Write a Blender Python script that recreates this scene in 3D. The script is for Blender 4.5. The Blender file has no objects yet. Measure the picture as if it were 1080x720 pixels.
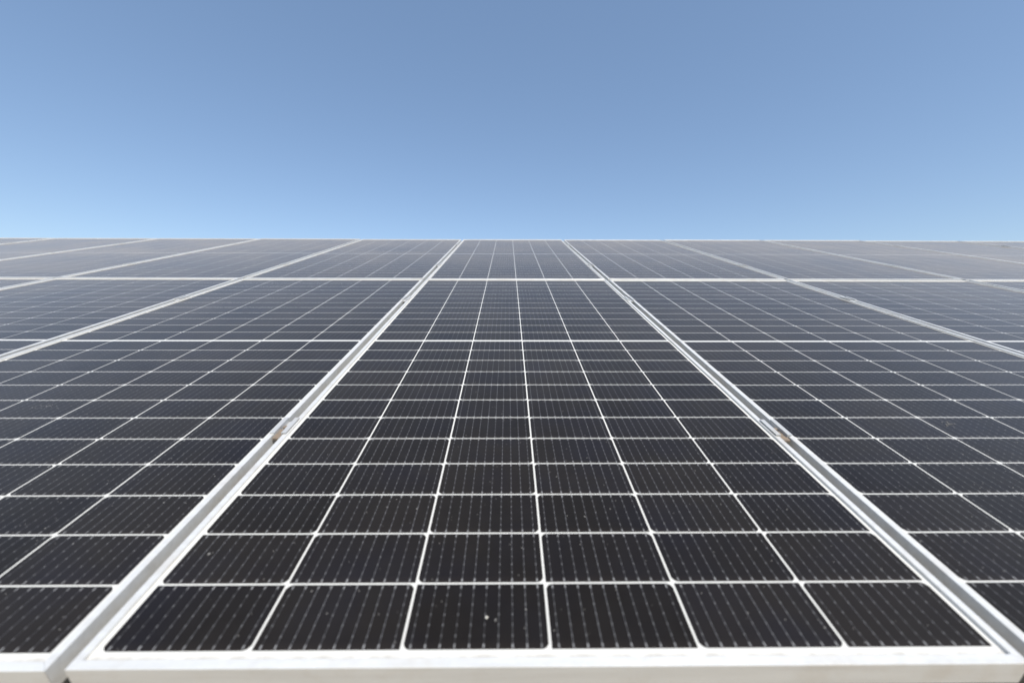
import bpy, bmesh, math, random
from mathutils import Matrix, Vector
R = math.radians
random.seed(7)
S = bpy.context.scene
COL = S.collection

# ------------------------------------------------------------------ array frame of reference
TILT = R(18.5)                         # slope of the array, rising away from the camera
FRONT_H = 0.95                       # height of the lowest cells above the ground
MA = Matrix.Translation((0, 0, FRONT_H)) @ Matrix.Rotation(TILT, 4, 'X')

# ------------------------------------------------------------------ camera
F_PX, PITCH, ROLL, YAW = 438.5, .3464, .0043, .0103
CAM = Vector((-.0530, -.3525, .5290))          # in array coordinates
cd = bpy.data.cameras.new('camera'); cam = bpy.data.objects.new('camera', cd); COL.objects.link(cam)
fw = Vector((math.sin(YAW)*math.cos(PITCH), math.cos(YAW)*math.cos(PITCH), -math.sin(PITCH)))
rt = Vector((math.cos(YAW), -math.sin(YAW), 0)); dn = -rt.cross(fw)
r2 = math.cos(ROLL)*rt - math.sin(ROLL)*dn; d2 = math.sin(ROLL)*rt + math.cos(ROLL)*dn
M = Matrix((r2, -d2, -fw)).transposed().to_4x4(); M.translation = CAM
cam.matrix_world = MA @ M
cd.sensor_width = 36; cd.lens = F_PX/1080*36
cd.clip_start = .02; cd.clip_end = 3000
cd.dof.use_dof = True; cd.dof.focus_distance = 1.6; cd.dof.aperture_fstop = 2.4
S.camera = cam

# ------------------------------------------------------------------ sky and sun
sun_dir = (MA.to_3x3() @ Vector((.29, -.30, 1.0))).normalized()
elev = math.asin(sun_dir.z); az = math.atan2(sun_dir.x, sun_dir.y)
W = bpy.data.worlds.new('World'); S.world = W; W.use_nodes = True
wn = W.node_tree.nodes; wl = W.node_tree.links; wn.clear()
sky = wn.new('ShaderNodeTexSky'); sky.sky_type = 'NISHITA'; sky.sun_disc = False
sky.sun_elevation = elev; sky.sun_rotation = az
sky.altitude = 0; sky.air_density = 1.0; sky.dust_density = .75; sky.ozone_density = 1.0
bg = wn.new('ShaderNodeBackground'); bg.inputs[1].default_value = .102
wo = wn.new('ShaderNodeOutputWorld')
hz = wn.new('ShaderNodeMix'); hz.data_type = 'RGBA'; hz.blend_type = 'ADD'; hz.inputs[0].default_value = 1
hz.inputs[7].default_value = (.58, .95, 1.56, 1)      # thin high haze all over the sky
wl.new(sky.outputs[0], hz.inputs[6]); wl.new(hz.outputs[2], bg.inputs[0]); wl.new(bg.outputs[0], wo.inputs[0])
ld = bpy.data.lights.new('sun', 'SUN'); ld.energy = 4.2; ld.angle = R(.5); ld.color = (1, .965, .90)
sun = bpy.data.objects.new('sun', ld); COL.objects.link(sun)
sun.rotation_euler = sun_dir.to_track_quat('Z', 'Y').to_euler()
S.view_settings.view_transform = 'Standard'; S.view_settings.look = 'None'
S.view_settings.exposure = .25; S.view_settings.gamma = 1; S.view_settings.use_curve_mapping = False

# ------------------------------------------------------------------ node helpers
class NT:
    def __init__(s, name):
        s.m = bpy.data.materials.new(name); s.m.use_nodes = True
        s.t = s.m.node_tree; s.n = s.t.nodes
        s.b = s.n['Principled BSDF']
    def _in(s, sock, v):
        if hasattr(v, 'is_output'): s.t.links.new(v, sock)
        else: sock.default_value = v
    def math(s, op, a, b=None, c=None, clamp=False):
        n = s.n.new('ShaderNodeMath'); n.operation = op; n.use_clamp = clamp
        s._in(n.inputs[0], a)
        if b is not None: s._in(n.inputs[1], b)
        if c is not None: s._in(n.inputs[2], c)
        return n.outputs[0]
    def pos(s): return s.n.new('ShaderNodeNewGeometry').outputs['Position']
    def obj(s): return s.n.new('ShaderNodeTexCoord').outputs['Object']
    def rnd(s): return s.n.new('ShaderNodeObjectInfo').outputs['Random']
    def sep(s, v):
        n = s.n.new('ShaderNodeSeparateXYZ'); s._in(n.inputs[0], v); return n.outputs
    def comb(s, x, y, z):
        n = s.n.new('ShaderNodeCombineXYZ')
        for i, v in enumerate((x, y, z)): s._in(n.inputs[i], v)
        return n.outputs[0]
    def mapping(s, v, scale):
        n = s.n.new('ShaderNodeMapping'); s._in(n.inputs[0], v); n.inputs['Scale'].default_value = scale; return n.outputs[0]
    def noise(s, v, scale, detail=4, rough=.55, dist=0):
        n = s.n.new('ShaderNodeTexNoise'); s._in(n.inputs['Vector'], v)
        n.inputs['Scale'].default_value = scale; n.inputs['Detail'].default_value = detail
        n.inputs['Roughness'].default_value = rough; n.inputs['Distortion'].default_value = dist
        return n.outputs[0]
    def white(s, v):
        n = s.n.new('ShaderNodeTexWhiteNoise'); s._in(n.inputs['Vector'], v); return n.outputs[0]
    def voro(s, v, scale):
        n = s.n.new('ShaderNodeTexVoronoi'); s._in(n.inputs['Vector'], v); n.inputs['Scale'].default_value = scale
        return n.outputs
    def map(s, v, a, b, c=0., d=1., smooth=False):
        n = s.n.new('ShaderNodeMapRange'); n.clamp = True
        if smooth: n.interpolation_type = 'SMOOTHSTEP'
        s._in(n.inputs[0], v)
        for i, q in enumerate((a, b, c, d)): s._in(n.inputs[i+1], q)
        return n.outputs[0]
    def mix(s, f, a, b):
        n = s.n.new('ShaderNodeMix'); n.data_type = 'RGBA'
        s._in(n.inputs[0], f); s._in(n.inputs[6], a); s._in(n.inputs[7], b); return n.outputs[2]
    def bump(s, h, strength, dist):
        n = s.n.new('ShaderNodeBump'); n.inputs['Strength'].default_value = strength; n.inputs['Distance'].default_value = dist
        s._in(n.inputs['Height'], h); s.t.links.new(n.outputs[0], s.b.inputs['Normal'])
    def set(s, **k):
        for a, v in k.items(): s._in(s.b.inputs[a.replace('_', ' ')], v)

def rgb(*c): return (*c, 1)

# ------------------------------------------------------------------ cell layout (metres)
PX, PY = .184, .093            # cell pitch
GX, GY = .0032, .0027          # gaps between the cells
MID = .012                     # wider gap across the middle of a module
NC, NR = 6, 24
LIP, MARG, MARG_Y, ZLIP, DEPTH = .011, .007, .012, .0045, .035
HW = NC*PX/2 - GX/2 + MARG + LIP                 # half width of a module
Y0 = -(MARG_Y + LIP)                             # front outer edge (first cell starts at y = 0)
YC = NR*PY + MID - GY                            # end of the last cell
Y1 = YC + MARG_Y + LIP
PITCH_X = 2*HW + .022
PITCH_Y = (Y1 - Y0) + .020
def row_y(i): return i*PY + (MID if i >= NR//2 else 0)

# ------------------------------------------------------------------ materials
def dust_layer(t, p):
    """thin uneven dust on the glass: returns 0..1 amount"""
    a = t.noise(p, 2.2, 5, .6)
    b = t.noise(p, 38, 3, .6)
    c = t.noise(t.mapping(p, (30, 3, 3)), 1.0, 3, .5)      # faint runs down the slope
    s = t.math('ADD', t.math('MULTIPLY', a, .6), t.math('ADD', t.math('MULTIPLY', b, .25), t.math('MULTIPLY', c, .15)))
    return t.map(s, .30, .72)
def grazing_dust(t, d, tau):
    """the dust film covers more of the glass the flatter one looks across it (Beer-Lambert through a thin layer)"""
    g = t.n.new('ShaderNodeNewGeometry')
    v = t.n.new('ShaderNodeVectorMath'); v.operation = 'DOT_PRODUCT'
    t.t.links.new(g.outputs['Normal'], v.inputs[0]); t.t.links.new(g.outputs['Incoming'], v.inputs[1])
    c = t.math('MAXIMUM', t.math('ABSOLUTE', v.outputs['Value']), .10)
    c = t.math('POWER', c, 1.8)                      # grains also stand up from the glass
    k = t.math('DIVIDE', t.math('MULTIPLY_ADD', d, tau*.7, tau*.65), c)
    f = t.math('SUBTRACT', 1.0, t.math('POWER', math.e, t.math('MULTIPLY', k, -1.0)))
    df = t.n.new('ShaderNodeBsdfDiffuse'); df.inputs[0].default_value = rgb(.475, .415, .345)
    mx = t.n.new('ShaderNodeMixShader')
    t.t.links.new(f, mx.inputs[0]); t.t.links.new(t.b.outputs[0], mx.inputs[1]); t.t.links.new(df.outputs[0], mx.inputs[2])
    t.t.links.new(mx.outputs[0], t.n['Material Output'].inputs['Surface'])
def specks(t, p):
    o = None
    for sc, thr, keep in ((70, .10, .035), (28, .055, .05), (160, .16, .05)):
        v = t.voro(p, sc)
        dot = t.map(v['Distance'], thr, thr*.55)
        g = t.math('LESS_THAN', t.sep(v['Color'])[0], keep)
        d = t.math('MULTIPLY', dot, g)
        o = d if o is None else t.math('MAXIMUM', o, d)
    return o
def edge_dirt_shadow(t, p, loc):
    """dirt that water leaves along the lower frame of a module"""
    y = t.sep(loc)[1]
    e = t.map(y, -.0115, -.003, 1, 0)
    n = t.noise(t.mapping(p, (1, .4, .4)), 42, 3, .6)
    return t.math('MULTIPLY', e, t.map(n, .40, .62))

def mat_cell():
    t = NT('solar cell under glass'); p = t.pos(); o = t.sep(t.obj())
    u = t.math('ADD', o[0], NC*PX/2)
    cx = t.math('FLOOR', t.math('DIVIDE', u, PX))
    ux = t.math('SUBTRACT', u, t.math('MULTIPLY', cx, PX))
    yy = t.math('SUBTRACT', o[1], t.math('MULTIPLY', t.math('GREATER_THAN', o[1], NR//2*PY + MID/2 - GY/2), MID))
    cy = t.math('FLOOR', t.math('DIVIDE', yy, PY))
    uy = t.math('SUBTRACT', yy, t.math('MULTIPLY', cy, PY))
    bp = (PX-GX)/10
    k = t.math('DIVIDE', t.math('SUBTRACT', ux, GX/2), bp)
    fx = t.math('MULTIPLY', t.math('ABSOLUTE', t.math('SUBTRACT', t.math('FRACT', k), .5)), bp)      # distance to busbar
    ch = PY-GY
    # pads: one large near each end and five small between
    ends = t.math('MINIMUM', t.math('ABSOLUTE', t.math('SUBTRACT', uy, .0042)), t.math('ABSOLUTE', t.math('SUBTRACT', uy, ch-.0042)))
    sp = ch/6.4
    q = t.math('DIVIDE', t.math('SUBTRACT', uy, ch/2), sp)
    pads = t.math('MULTIPLY', t.math('ABSOLUTE', t.math('SUBTRACT', q, t.math('ROUND', q))), sp)
    bus = t.map(fx, .00050, .00025)
    pad = t.math('MULTIPLY', t.map(fx, .00085, .0006), t.map(pads, .0020, .0014))
    end = t.math('MULTIPLY', t.map(fx, .0012, .0009), t.map(ends, .0029, .0023))
    tone = t.white(t.comb(t.math('ADD', cx, t.math('MULTIPLY', t.rnd(), 91.7)), cy, 0))
    cool = t.mix(tone, rgb(.0048, .0043, .0064), rgb(.0078, .0070, .0100))
    warm = t.mix(tone, rgb(.0058, .0045, .0038), rgb(.0098, .0078, .0066))
    hue = t.math('MULTIPLY_ADD', t.noise(p, 7, 2), 1.0, t.math('MULTIPLY_ADD', t.white(t.comb(cy, cx, t.rnd())), .16, -.15))
    base = t.mix(t.map(hue, .34, .70), warm, cool)
    base = t.mix(t.math('MULTIPLY', t.map(uy, .012, 0), .22), base, rgb(.030, .022, .018))
    wire = t.math('MULTIPLY', bus, t.math('MULTIPLY', t.map(t.noise(p, 9, 2), .35, .65, .45, .9), t.map(t.white(t.comb(t.math('FLOOR', k), cx, t.math('ADD', cy, t.rnd()))), 0, 1, .55, 1.1)))
    base = t.mix(wire, base, rgb(.11, .11, .115))
    vary = t.map(t.noise(p, 130, 2), .3, .7, .35, 1.0)
    base = t.mix(t.math('MULTIPLY', pad, vary), base, rgb(.145, .142, .142))
    base = t.mix(t.math('MULTIPLY', end, vary), base, rgb(.26, .255, .25))
    d = dust_layer(t, p)
    base = t.mix(t.math('MULTIPLY', d, .008), base, rgb(.46, .42, .37))
    base = t.mix(t.math('MULTIPLY', specks(t, p), .42), base, rgb(.52, .49, .44))
    t.set(Base_Color=base, Roughness=.45, Specular_IOR_Level=.06, Coat_Weight=1.0, Coat_IOR=1.16,
          Coat_Roughness=t.math('MULTIPLY_ADD', d, .10, .10))
    grazing_dust(t, d, .0060)
    return t.m

def mat_back():
    t = NT('white backsheet under glass'); p = t.pos()
    d = dust_layer(t, p)
    base = t.mix(t.math('MULTIPLY', d, .10), rgb(.64, .62, .57), rgb(.48, .43, .36))
    base = t.mix(t.math('MULTIPLY', edge_dirt_shadow(t, p, t.obj()), .85), base, rgb(.33, .30, .26))  # grime and the front lip's dashed shadow, both put into the colour
    t.set(Base_Color=base, Roughness=.5, Specular_IOR_Level=.25, Coat_Weight=1.0, Coat_IOR=1.17, Coat_Roughness=.14)
    grazing_dust(t, d, .0060)
    return t.m

def mat_alu(name, col, metallic, rough, dirt):
    t = NT(name); p = t.pos()
    n1 = t.noise(p, 14, 5, .6); n2 = t.noise(t.mapping(p, (4, 60, 60)), 1.5, 4, .6); n3 = t.noise(p, 160, 2)
    f = t.math('MULTIPLY', t.map(n1, .50, .80), dirt)
    base = t.mix(f, rgb(*col), rgb(.50, .43, .34))
    base = t.mix(t.math('MULTIPLY', t.map(n2, .4, .7), dirt*.5), base, rgb(.42, .39, .35))
    t.set(Base_Color=base, Metallic=metallic, Roughness=t.map(n3, .3, .7, rough-.06, rough+.08))
    t.bump(n2, .05, .0006)
    return t.m

def mat_simple(name, c1, c2, scale, rough=.6, metallic=0., bump=0., bd=.001):
    t = NT(name); p = t.pos(); n = t.noise(p, scale, 6, .62)
    t.set(Base_Color=t.mix(t.map(n, .35, .65), rgb(*c1), rgb(*c2)), Roughness=rough, Metallic=metallic)
    if bump: t.bump(t.noise(p, scale*3, 5, .6), bump, bd)
    return t.m

def mat_ground():
    t = NT('dry sandy soil'); p = t.pos()
    a = t.noise(p, .35, 6, .6); b = t.noise(p, 7, 6, .65); c = t.noise(p, 60, 4, .6)
    base = t.mix(t.map(a, .35, .65), rgb(.34, .275, .19), rgb(.25, .205, .14))
    base = t.mix(t.map(b, .45, .7), base, rgb(.40, .33, .24))
    st = t.voro(p, 22)
    base = t.mix(t.math('MULTIPLY', t.map(st['Distance'], .32, .2), t.math('LESS_THAN', t.sep(st['Color'])[0], .3)), base, rgb(.30, .28, .25))
    t.set(Base_Color=base, Roughness=.95, Specular_IOR_Level=.2)
    t.bump(t.math('ADD', t.math('MULTIPLY', b, .7), t.math('MULTIPLY', c, .3)), .6, .05)
    return t.m

M_CELL, M_BACK = mat_cell(), mat_back()
M_FRAME = mat_alu('anodised aluminium frame', (.675, .665, .635), .25, .42, .50)
M_RAIL = mat_alu('mill aluminium rail', (.62, .63, .63), .8, .4, .3)
M_CLAMP = mat_alu('clamp aluminium', (.50, .50, .49), .25, .5, .55)
M_STEEL = mat_simple('galvanised steel', (.42, .43, .44), (.33, .34, .35), 20, .5, .7)
M_RUST = mat_simple('rusty steel', (.27, .195, .13), (.17, .145, .12), 120, .85, .1, .4)
M_BIRD = mat_simple('dried dropping', (.58, .55, .48), (.42, .38, .31), 300, .9, 0, .5)
M_DROP = mat_simple('thin dried dropping', (.22, .21, .19), (.13, .12, .11), 400, .9)
M_SOIL = mat_ground()

# ------------------------------------------------------------------ mesh helpers
def link(name, me, mat=None, parent=None):
    o = bpy.data.objects.new(name, me); COL.objects.link(o)
    if mat and not me.materials: me.materials.append(mat)
    if parent: o.parent = parent
    return o
def mesh_from(bm, name):
    bmesh.ops.recalc_face_normals(bm, faces=bm.faces)
    me = bpy.data.meshes.new(name); bm.to_mesh(me); bm.free(); return me
def box(bm, x0, x1, y0, y1, z0, z1):
    vs = [bm.verts.new((x, y, z)) for z in (z0, z1) for y in (y0, y1) for x in (x0, x1)]
    for f in ((0, 2, 3, 1), (4, 5, 7, 6), (0, 1, 5, 4), (1, 3, 7, 5), (3, 2, 6, 7), (2, 0, 4, 6)):
        bm.faces.new([vs[i] for i in f])
def prism(bm, pts, axis, a, b):
    """extrude a closed 2-D outline along an axis from a to b"""
    def P(u, v, w): return {'X': (w, u, v), 'Y': (u, w, v), 'Z': (u, v, w)}[axis]
    A = [bm.verts.new(P(u, v, a)) for u, v in pts]; B = [bm.verts.new(P(u, v, b)) for u, v in pts]
    n = len(pts)
    for i in range(n): bm.faces.new((A[i], A[(i+1) % n], B[(i+1) % n], B[i]))
    bm.faces.new(A); bm.faces.new(B[::-1])
def cyl(bm, x, y, z0, z1, r, n=12, r2=None):
    r2 = r if r2 is None else r2
    A = [bm.verts.new((x+r*math.cos(2*math.pi*i/n), y+r*math.sin(2*math.pi*i/n), z0)) for i in range(n)]
    B = [bm.verts.new((x+r2*math.cos(2*math.pi*i/n), y+r2*math.sin(2*math.pi*i/n), z1)) for i in range(n)]
    for i in range(n): bm.faces.new((A[i], A[(i+1) % n], B[(i+1) % n], B[i]))
    bm.faces.new(A[::-1]); bm.faces.new(B)
def tag(o, label, cat, group=None):
    o['label'] = label; o['category'] = cat
    if group: o['group'] = group

# ------------------------------------------------------------------ the setting
bm = bmesh.new()
N = 60
def gcoord(i): 
    s = (i/N)*2-1
    return math.copysign(abs(s)**3, s)*900
V = [[bm.verts.new((gcoord(i), gcoord(j), (.03*math.sin(i*1.7)*math.cos(j*2.3) if abs(gcoord(i)) < 40 else 0))) for i in range(N+1)] for j in range(N+1)]
for j in range(N):
    for i in range(N): bm.faces.new((V[j][i], V[j][i+1], V[j+1][i+1], V[j+1][i]))
g = link('ground', mesh_from(bm, 'ground'), M_SOIL); g['kind'] = 'structure'
for f in g.data.polygons: f.use_smooth = True

# ------------------------------------------------------------------ one solar panel
def frame_mesh():
    bm = bmesh.new()
    # profile: o = distance in from the outer face, z = height
    prof = [(.0006, ZLIP), (0, ZLIP-.0006), (0, ZLIP-DEPTH+.0004), (.0004, ZLIP-DEPTH), (.025, ZLIP-DEPTH), (.025, ZLIP-DEPTH+.0016),
            (.0016, ZLIP-DEPTH+.0016), (.0016, -.009), (LIP, -.009), (LIP, ZLIP-.0005), (LIP-.0005, ZLIP)]
    c = [(-HW, Y0), (HW, Y0), (HW, Y1), (-HW, Y1)]
    inw = [(1, 1), (-1, 1), (-1, -1), (1, -1)]
    for k in range(4):
        a, b = k, (k+1) % 4
        dx, dy = c[b][0]-c[a][0], c[b][1]-c[a][1]; L = math.hypot(dx, dy); dx /= L; dy /= L
        s = .00018                                   # hairline mitre joint
        A = [bm.verts.new((c[a][0]+inw[a][0]*o+dx*s, c[a][1]+inw[a][1]*o+dy*s, z)) for o, z in prof]
        B = [bm.verts.new((c[b][0]+inw[b][0]*o-dx*s, c[b][1]+inw[b][1]*o-dy*s, z)) for o, z in prof]
        n = len(prof)
        for i in range(n): bm.faces.new((A[i], A[(i+1) % n], B[(i+1) % n], B[i]))
        bm.faces.new(A); bm.faces.new(B[::-1])
    return mesh_from(bm, 'frame')
def back_mesh():
    bm = bmesh.new()
    e = .0030
    box(bm, -HW+e, HW-e, Y0+e, Y1-e, -.0050, -.00022)
    return mesh_from(bm, 'backsheet')
def string_mesh(col, half):
    bm = bmesh.new()
    C = .0076
    x0 = -NC*PX/2 + col*PX + GX/2; x1 = x0 + PX - GX
    for r in range(half*12, half*12+12):
        y0 = row_y(r); y1 = y0 + PY - GY
        s = .0007
        if col % 2 == 0:      # cut corners at the lower edge
            pts = [(x0+C, y0), (x1-C, y0), (x1-C*.42, y0+C*.26), (x1, y0+C*.86), (x1, y1-s), (x1-s, y1), (x0+s, y1), (x0, y1-s), (x0, y0+C*.86), (x0+C*.42, y0+C*.26)]
        else:
            pts = [(x0+s, y0), (x1-s, y0), (x1, y0+s), (x1, y1-C*.86), (x1-C*.42, y1-C*.26), (x1-C, y1), (x0+C, y1), (x0+C*.42, y1-C*.26), (x0, y1-C*.86), (x0, y0+s)]
        bm.faces.new([bm.verts.new((x, y, 0)) for x, y in pts])
    return mesh_from(bm, 'cell_string')

proto = bpy.data.objects.new('solar_panel', None); COL.objects.link(proto); proto.empty_display_size = .2
link('frame', frame_mesh(), M_FRAME, proto)
link('backsheet', back_mesh(), M_BACK, proto)
for half in (0, 1):
    for c in range(NC): link('cell_string', string_mesh(c, half), M_CELL, proto)
PARTS = list(proto.children)

NSIDE = 5
ORD = ['', 'first', 'second', 'third', 'fourth', 'fifth', 'sixth']
def where(i):
    return 'central' if i == 0 else f'{ORD[abs(i)]} {"left" if i < 0 else "right"}'
def panel_label(i, row):
    if row == 0:
        if i == 0: return 'large central solar panel filling the foreground, white specks on its dark cells'
        if i == -1: return 'foreground solar panel immediately left of the big central one, running out of frame'
        if i == 1: return 'foreground solar panel immediately right of the big central one, running out of frame'
        return f'solar panel in the lower row, {ORD[abs(i)]} to the {"left" if i < 0 else "right"} of the big central panel'
    if i == 0: return 'far solar panel straight behind the big central panel, below the sky'
    return f'hazy far solar panel in the upper row, {ORD[abs(i)]} to the {"left" if i < 0 else "right"} of the middle one'
first = True
for row in (0, 1):
    for i in range(-NSIDE, NSIDE+1):
        if first: o = proto; first = False
        else:
            o = proto.copy(); COL.objects.link(o)
            for ch in PARTS:
                c = ch.copy(); COL.objects.link(c); c.parent = o
        j = 0 if (row == 0 and i == 0) else 1
        off = Matrix.Translation((i*PITCH_X + j*random.uniform(-.0015, .0015), row*PITCH_Y + j*random.uniform(-.002, .002), j*random.uniform(-.0015, .0012)))
        rot = Matrix.Rotation(j*random.uniform(-.0008, .0008), 4, 'X') @ Matrix.Rotation(j*random.uniform(-.0012, .0012), 4, 'Y')
        o.matrix_world = MA @ off @ rot
        tag(o, panel_label(i, row), 'solar panel', 'solar panels of the array')

# ------------------------------------------------------------------ rack under the panels
YR = (.50, 1.76, PITCH_Y+.50, PITCH_Y+1.76)
ZB = ZLIP - DEPTH
rack = bpy.data.objects.new('mounting_rack', None); COL.objects.link(rack)
rack.matrix_world = MA.copy()
tag(rack, 'aluminium rails and steel posts carrying the solar panels from beneath', 'rack')
EX = (NSIDE+.5)*PITCH_X + .08
for y in YR:
    bm = bmesh.new()
    prism(bm, [(y-.02, ZB-.0405), (y+.02, ZB-.0405), (y+.02, ZB-.0005), (y+.006, ZB-.0005), (y+.006, ZB-.010), (y-.006, ZB-.010), (y-.006, ZB-.0005), (y-.02, ZB-.0005)], 'X', -EX, EX)
    link('rail', mesh_from(bm, 'rail'), M_RAIL, rack)
ca, sa = math.cos(TILT), math.sin(TILT)
for k in range(-2, 3):
    x = k*2.6
    bm = bmesh.new(); box(bm, x-.03, x+.03, .2, PITCH_Y+2.1, ZB-.121, ZB-.041)
    link('rafter', mesh_from(bm, 'rafter'), M_STEEL, rack)
    for y in (.85, PITCH_Y+1.3):
        top = MA @ Vector((x, y, ZB-.08))
        bm = bmesh.new(); box(bm, x+.032, x+.112, top.y-.04, top.y+.04, -.3, top.z+.03)
        p = link('post', mesh_from(bm, 'post'), M_STEEL, rack); p.matrix_parent_inverse = MA.inverted()

# ------------------------------------------------------------------ mid clamps
G = PITCH_X - 2*HW
def clamp_meshes():
    h = G/2 - .001; w = h + .0085; t = .0022; z0 = ZLIP+.0012; zb = -.006; L = .034
    pts = [(-w, z0), (-w, z0+t), (-h+t, z0+t), (-h+t, zb+t), (h-t, zb+t), (h-t, z0+t), (w, z0+t), (w, z0), (h, z0), (h, zb), (-h, zb), (-h, z0)]
    bm = bmesh.new(); prism(bm, pts, 'Y', -L, L); plate = mesh_from(bm, 'clamp_plate')
    bm = bmesh.new(); cyl(bm, 0, 0, zb+t+.0002, zb+t+.0016, .0062, 16); cyl(bm, 0, 0, zb+t+.0018, zb+t+.0070, .0056, 6)
    cyl(bm, 0, 0, -.070, zb-.0002, .004, 8)
    bolt = mesh_from(bm, 'bolt')
    bm = bmesh.new(); box(bm, -h+t+.0002, h-t-.0002, -L-.012, -L*.25, zb+t+.0003, zb+t+.0046)
    return plate, bolt, mesh_from(bm, 'washer')
cp = bpy.data.objects.new('panel_clamp', None); COL.objects.link(cp)
pm, bmesh_, wmesh = clamp_meshes()
link('clamp_plate', pm, M_CLAMP, cp); link('bolt', bmesh_, M_RUST, cp); link('washer', wmesh, M_RUST, cp)
CPARTS = list(cp.children)
def bar_name(b):
    return f'in {ORD[abs(b)]} gap {"left" if b < 0 else "right"} of middle panel'
first = True
for yi, y in enumerate(YR):
    for b in [k for k in range(-NSIDE, NSIDE+1) if k]:
        if first: o = cp; first = False
        else:
            o = cp.copy(); COL.objects.link(o)
            for ch in CPARTS:
                c = ch.copy(); COL.objects.link(c); c.parent = o
                if yi or abs(b) > 1:                       # only the two nearest clamps have rusted
                    c.material_slots[0].link = 'OBJECT'; c.material_slots[0].material = M_CLAMP
        x = math.copysign((abs(b)-.5)*PITCH_X, b)
        o.matrix_world = MA @ Matrix.Translation((x, y + random.uniform(-.012, .012), .0006)) @ Matrix.Rotation(random.uniform(-.015, .015), 4, 'Z')
        tag(o, f'{"near" if yi % 2 == 0 else "far"} grey clamp of {"lower" if yi < 2 else "upper"} panel row, {bar_name(b)}', 'clamp', 'clamps holding neighbouring panels')

# ------------------------------------------------------------------ droppings and specks lying on the glass
def blob(parts, seed):
    """one dropping: a low splatter of rounded grains (x, y, rx, ry, height)"""
    rr = random.Random(seed); bm = bmesh.new(); n = 12
    for x, y, rx, ry, h in parts:
        ph = [rr.uniform(.6, 1.25) for _ in range(n)]
        top = bm.verts.new((x, y, h)); rings = []
        for f, z in ((.45, h*.85), (.8, h*.4), (1, 0)):
            rings.append([bm.verts.new((x+rx*f*ph[i]*math.cos(2*math.pi*i/n), y+ry*f*ph[i]*math.sin(2*math.pi*i/n), z)) for i in range(n)])
        for i in range(n):
            bm.faces.new((top, rings[0][i], rings[0][(i+1) % n]))
            for a, b in ((0, 1), (1, 2)): bm.faces.new((rings[a][i], rings[b][i], rings[b][(i+1) % n], rings[a][(i+1) % n]))
        bm.faces.new(rings[2][::-1])
    me = mesh_from(bm, 'dropping')
    for f in me.polygons: f.use_smooth = True
    return me
def splatter(n, sx, sy, r, seed):
    rr = random.Random(seed)
    return [(rr.gauss(0, sx), rr.gauss(0, sy), r*rr.uniform(.4, 1.1), r*rr.uniform(.4, 1.1), .0004) for _ in range(n)]
for k, (x, y, parts, mat, lab) in enumerate((
        (-.081, .041, [(0, 0, .0021, .0024, .0007)], M_BIRD, 'round whitish speck on the nearest row of cells of the central panel'),
        (-.069, .037, [(0, 0, .0013, .0026, .0005)], M_DROP, 'thin pale speck just right of the round one on the central panel'),
        (-.515, .145, [(0, 0, .0022, .0027, .0006), (.004, .003, .001, .001, .0003)], M_DROP, 'pale dropping near the lower left edge of the central panel'),
        (.080, .221, [(0, 0, .0015, .0019, .0005)], M_DROP, 'tiny pale speck in the third cell row of the central panel'),
        (-1.245, .617, splatter(16, .018, .006, .0026, 3), M_DROP, 'long grey splatter far left on the foreground panel left of centre'),
        (-1.072, .511, splatter(9, .005, .006, .0030, 4), M_DROP, 'small grey splatter on the foreground panel left of centre'),
        (1.022, .523, splatter(12, .011, .004, .0024, 5), M_DROP, 'grey splatter on the foreground panel right of centre'))):
    o = link('dropping', blob(parts, k), mat)
    o.matrix_world = MA @ Matrix.Translation((x, y, .0003)) @ Matrix.Rotation(random.uniform(-.3, .3), 4, 'Z')
    tag(o, lab, 'dropping')
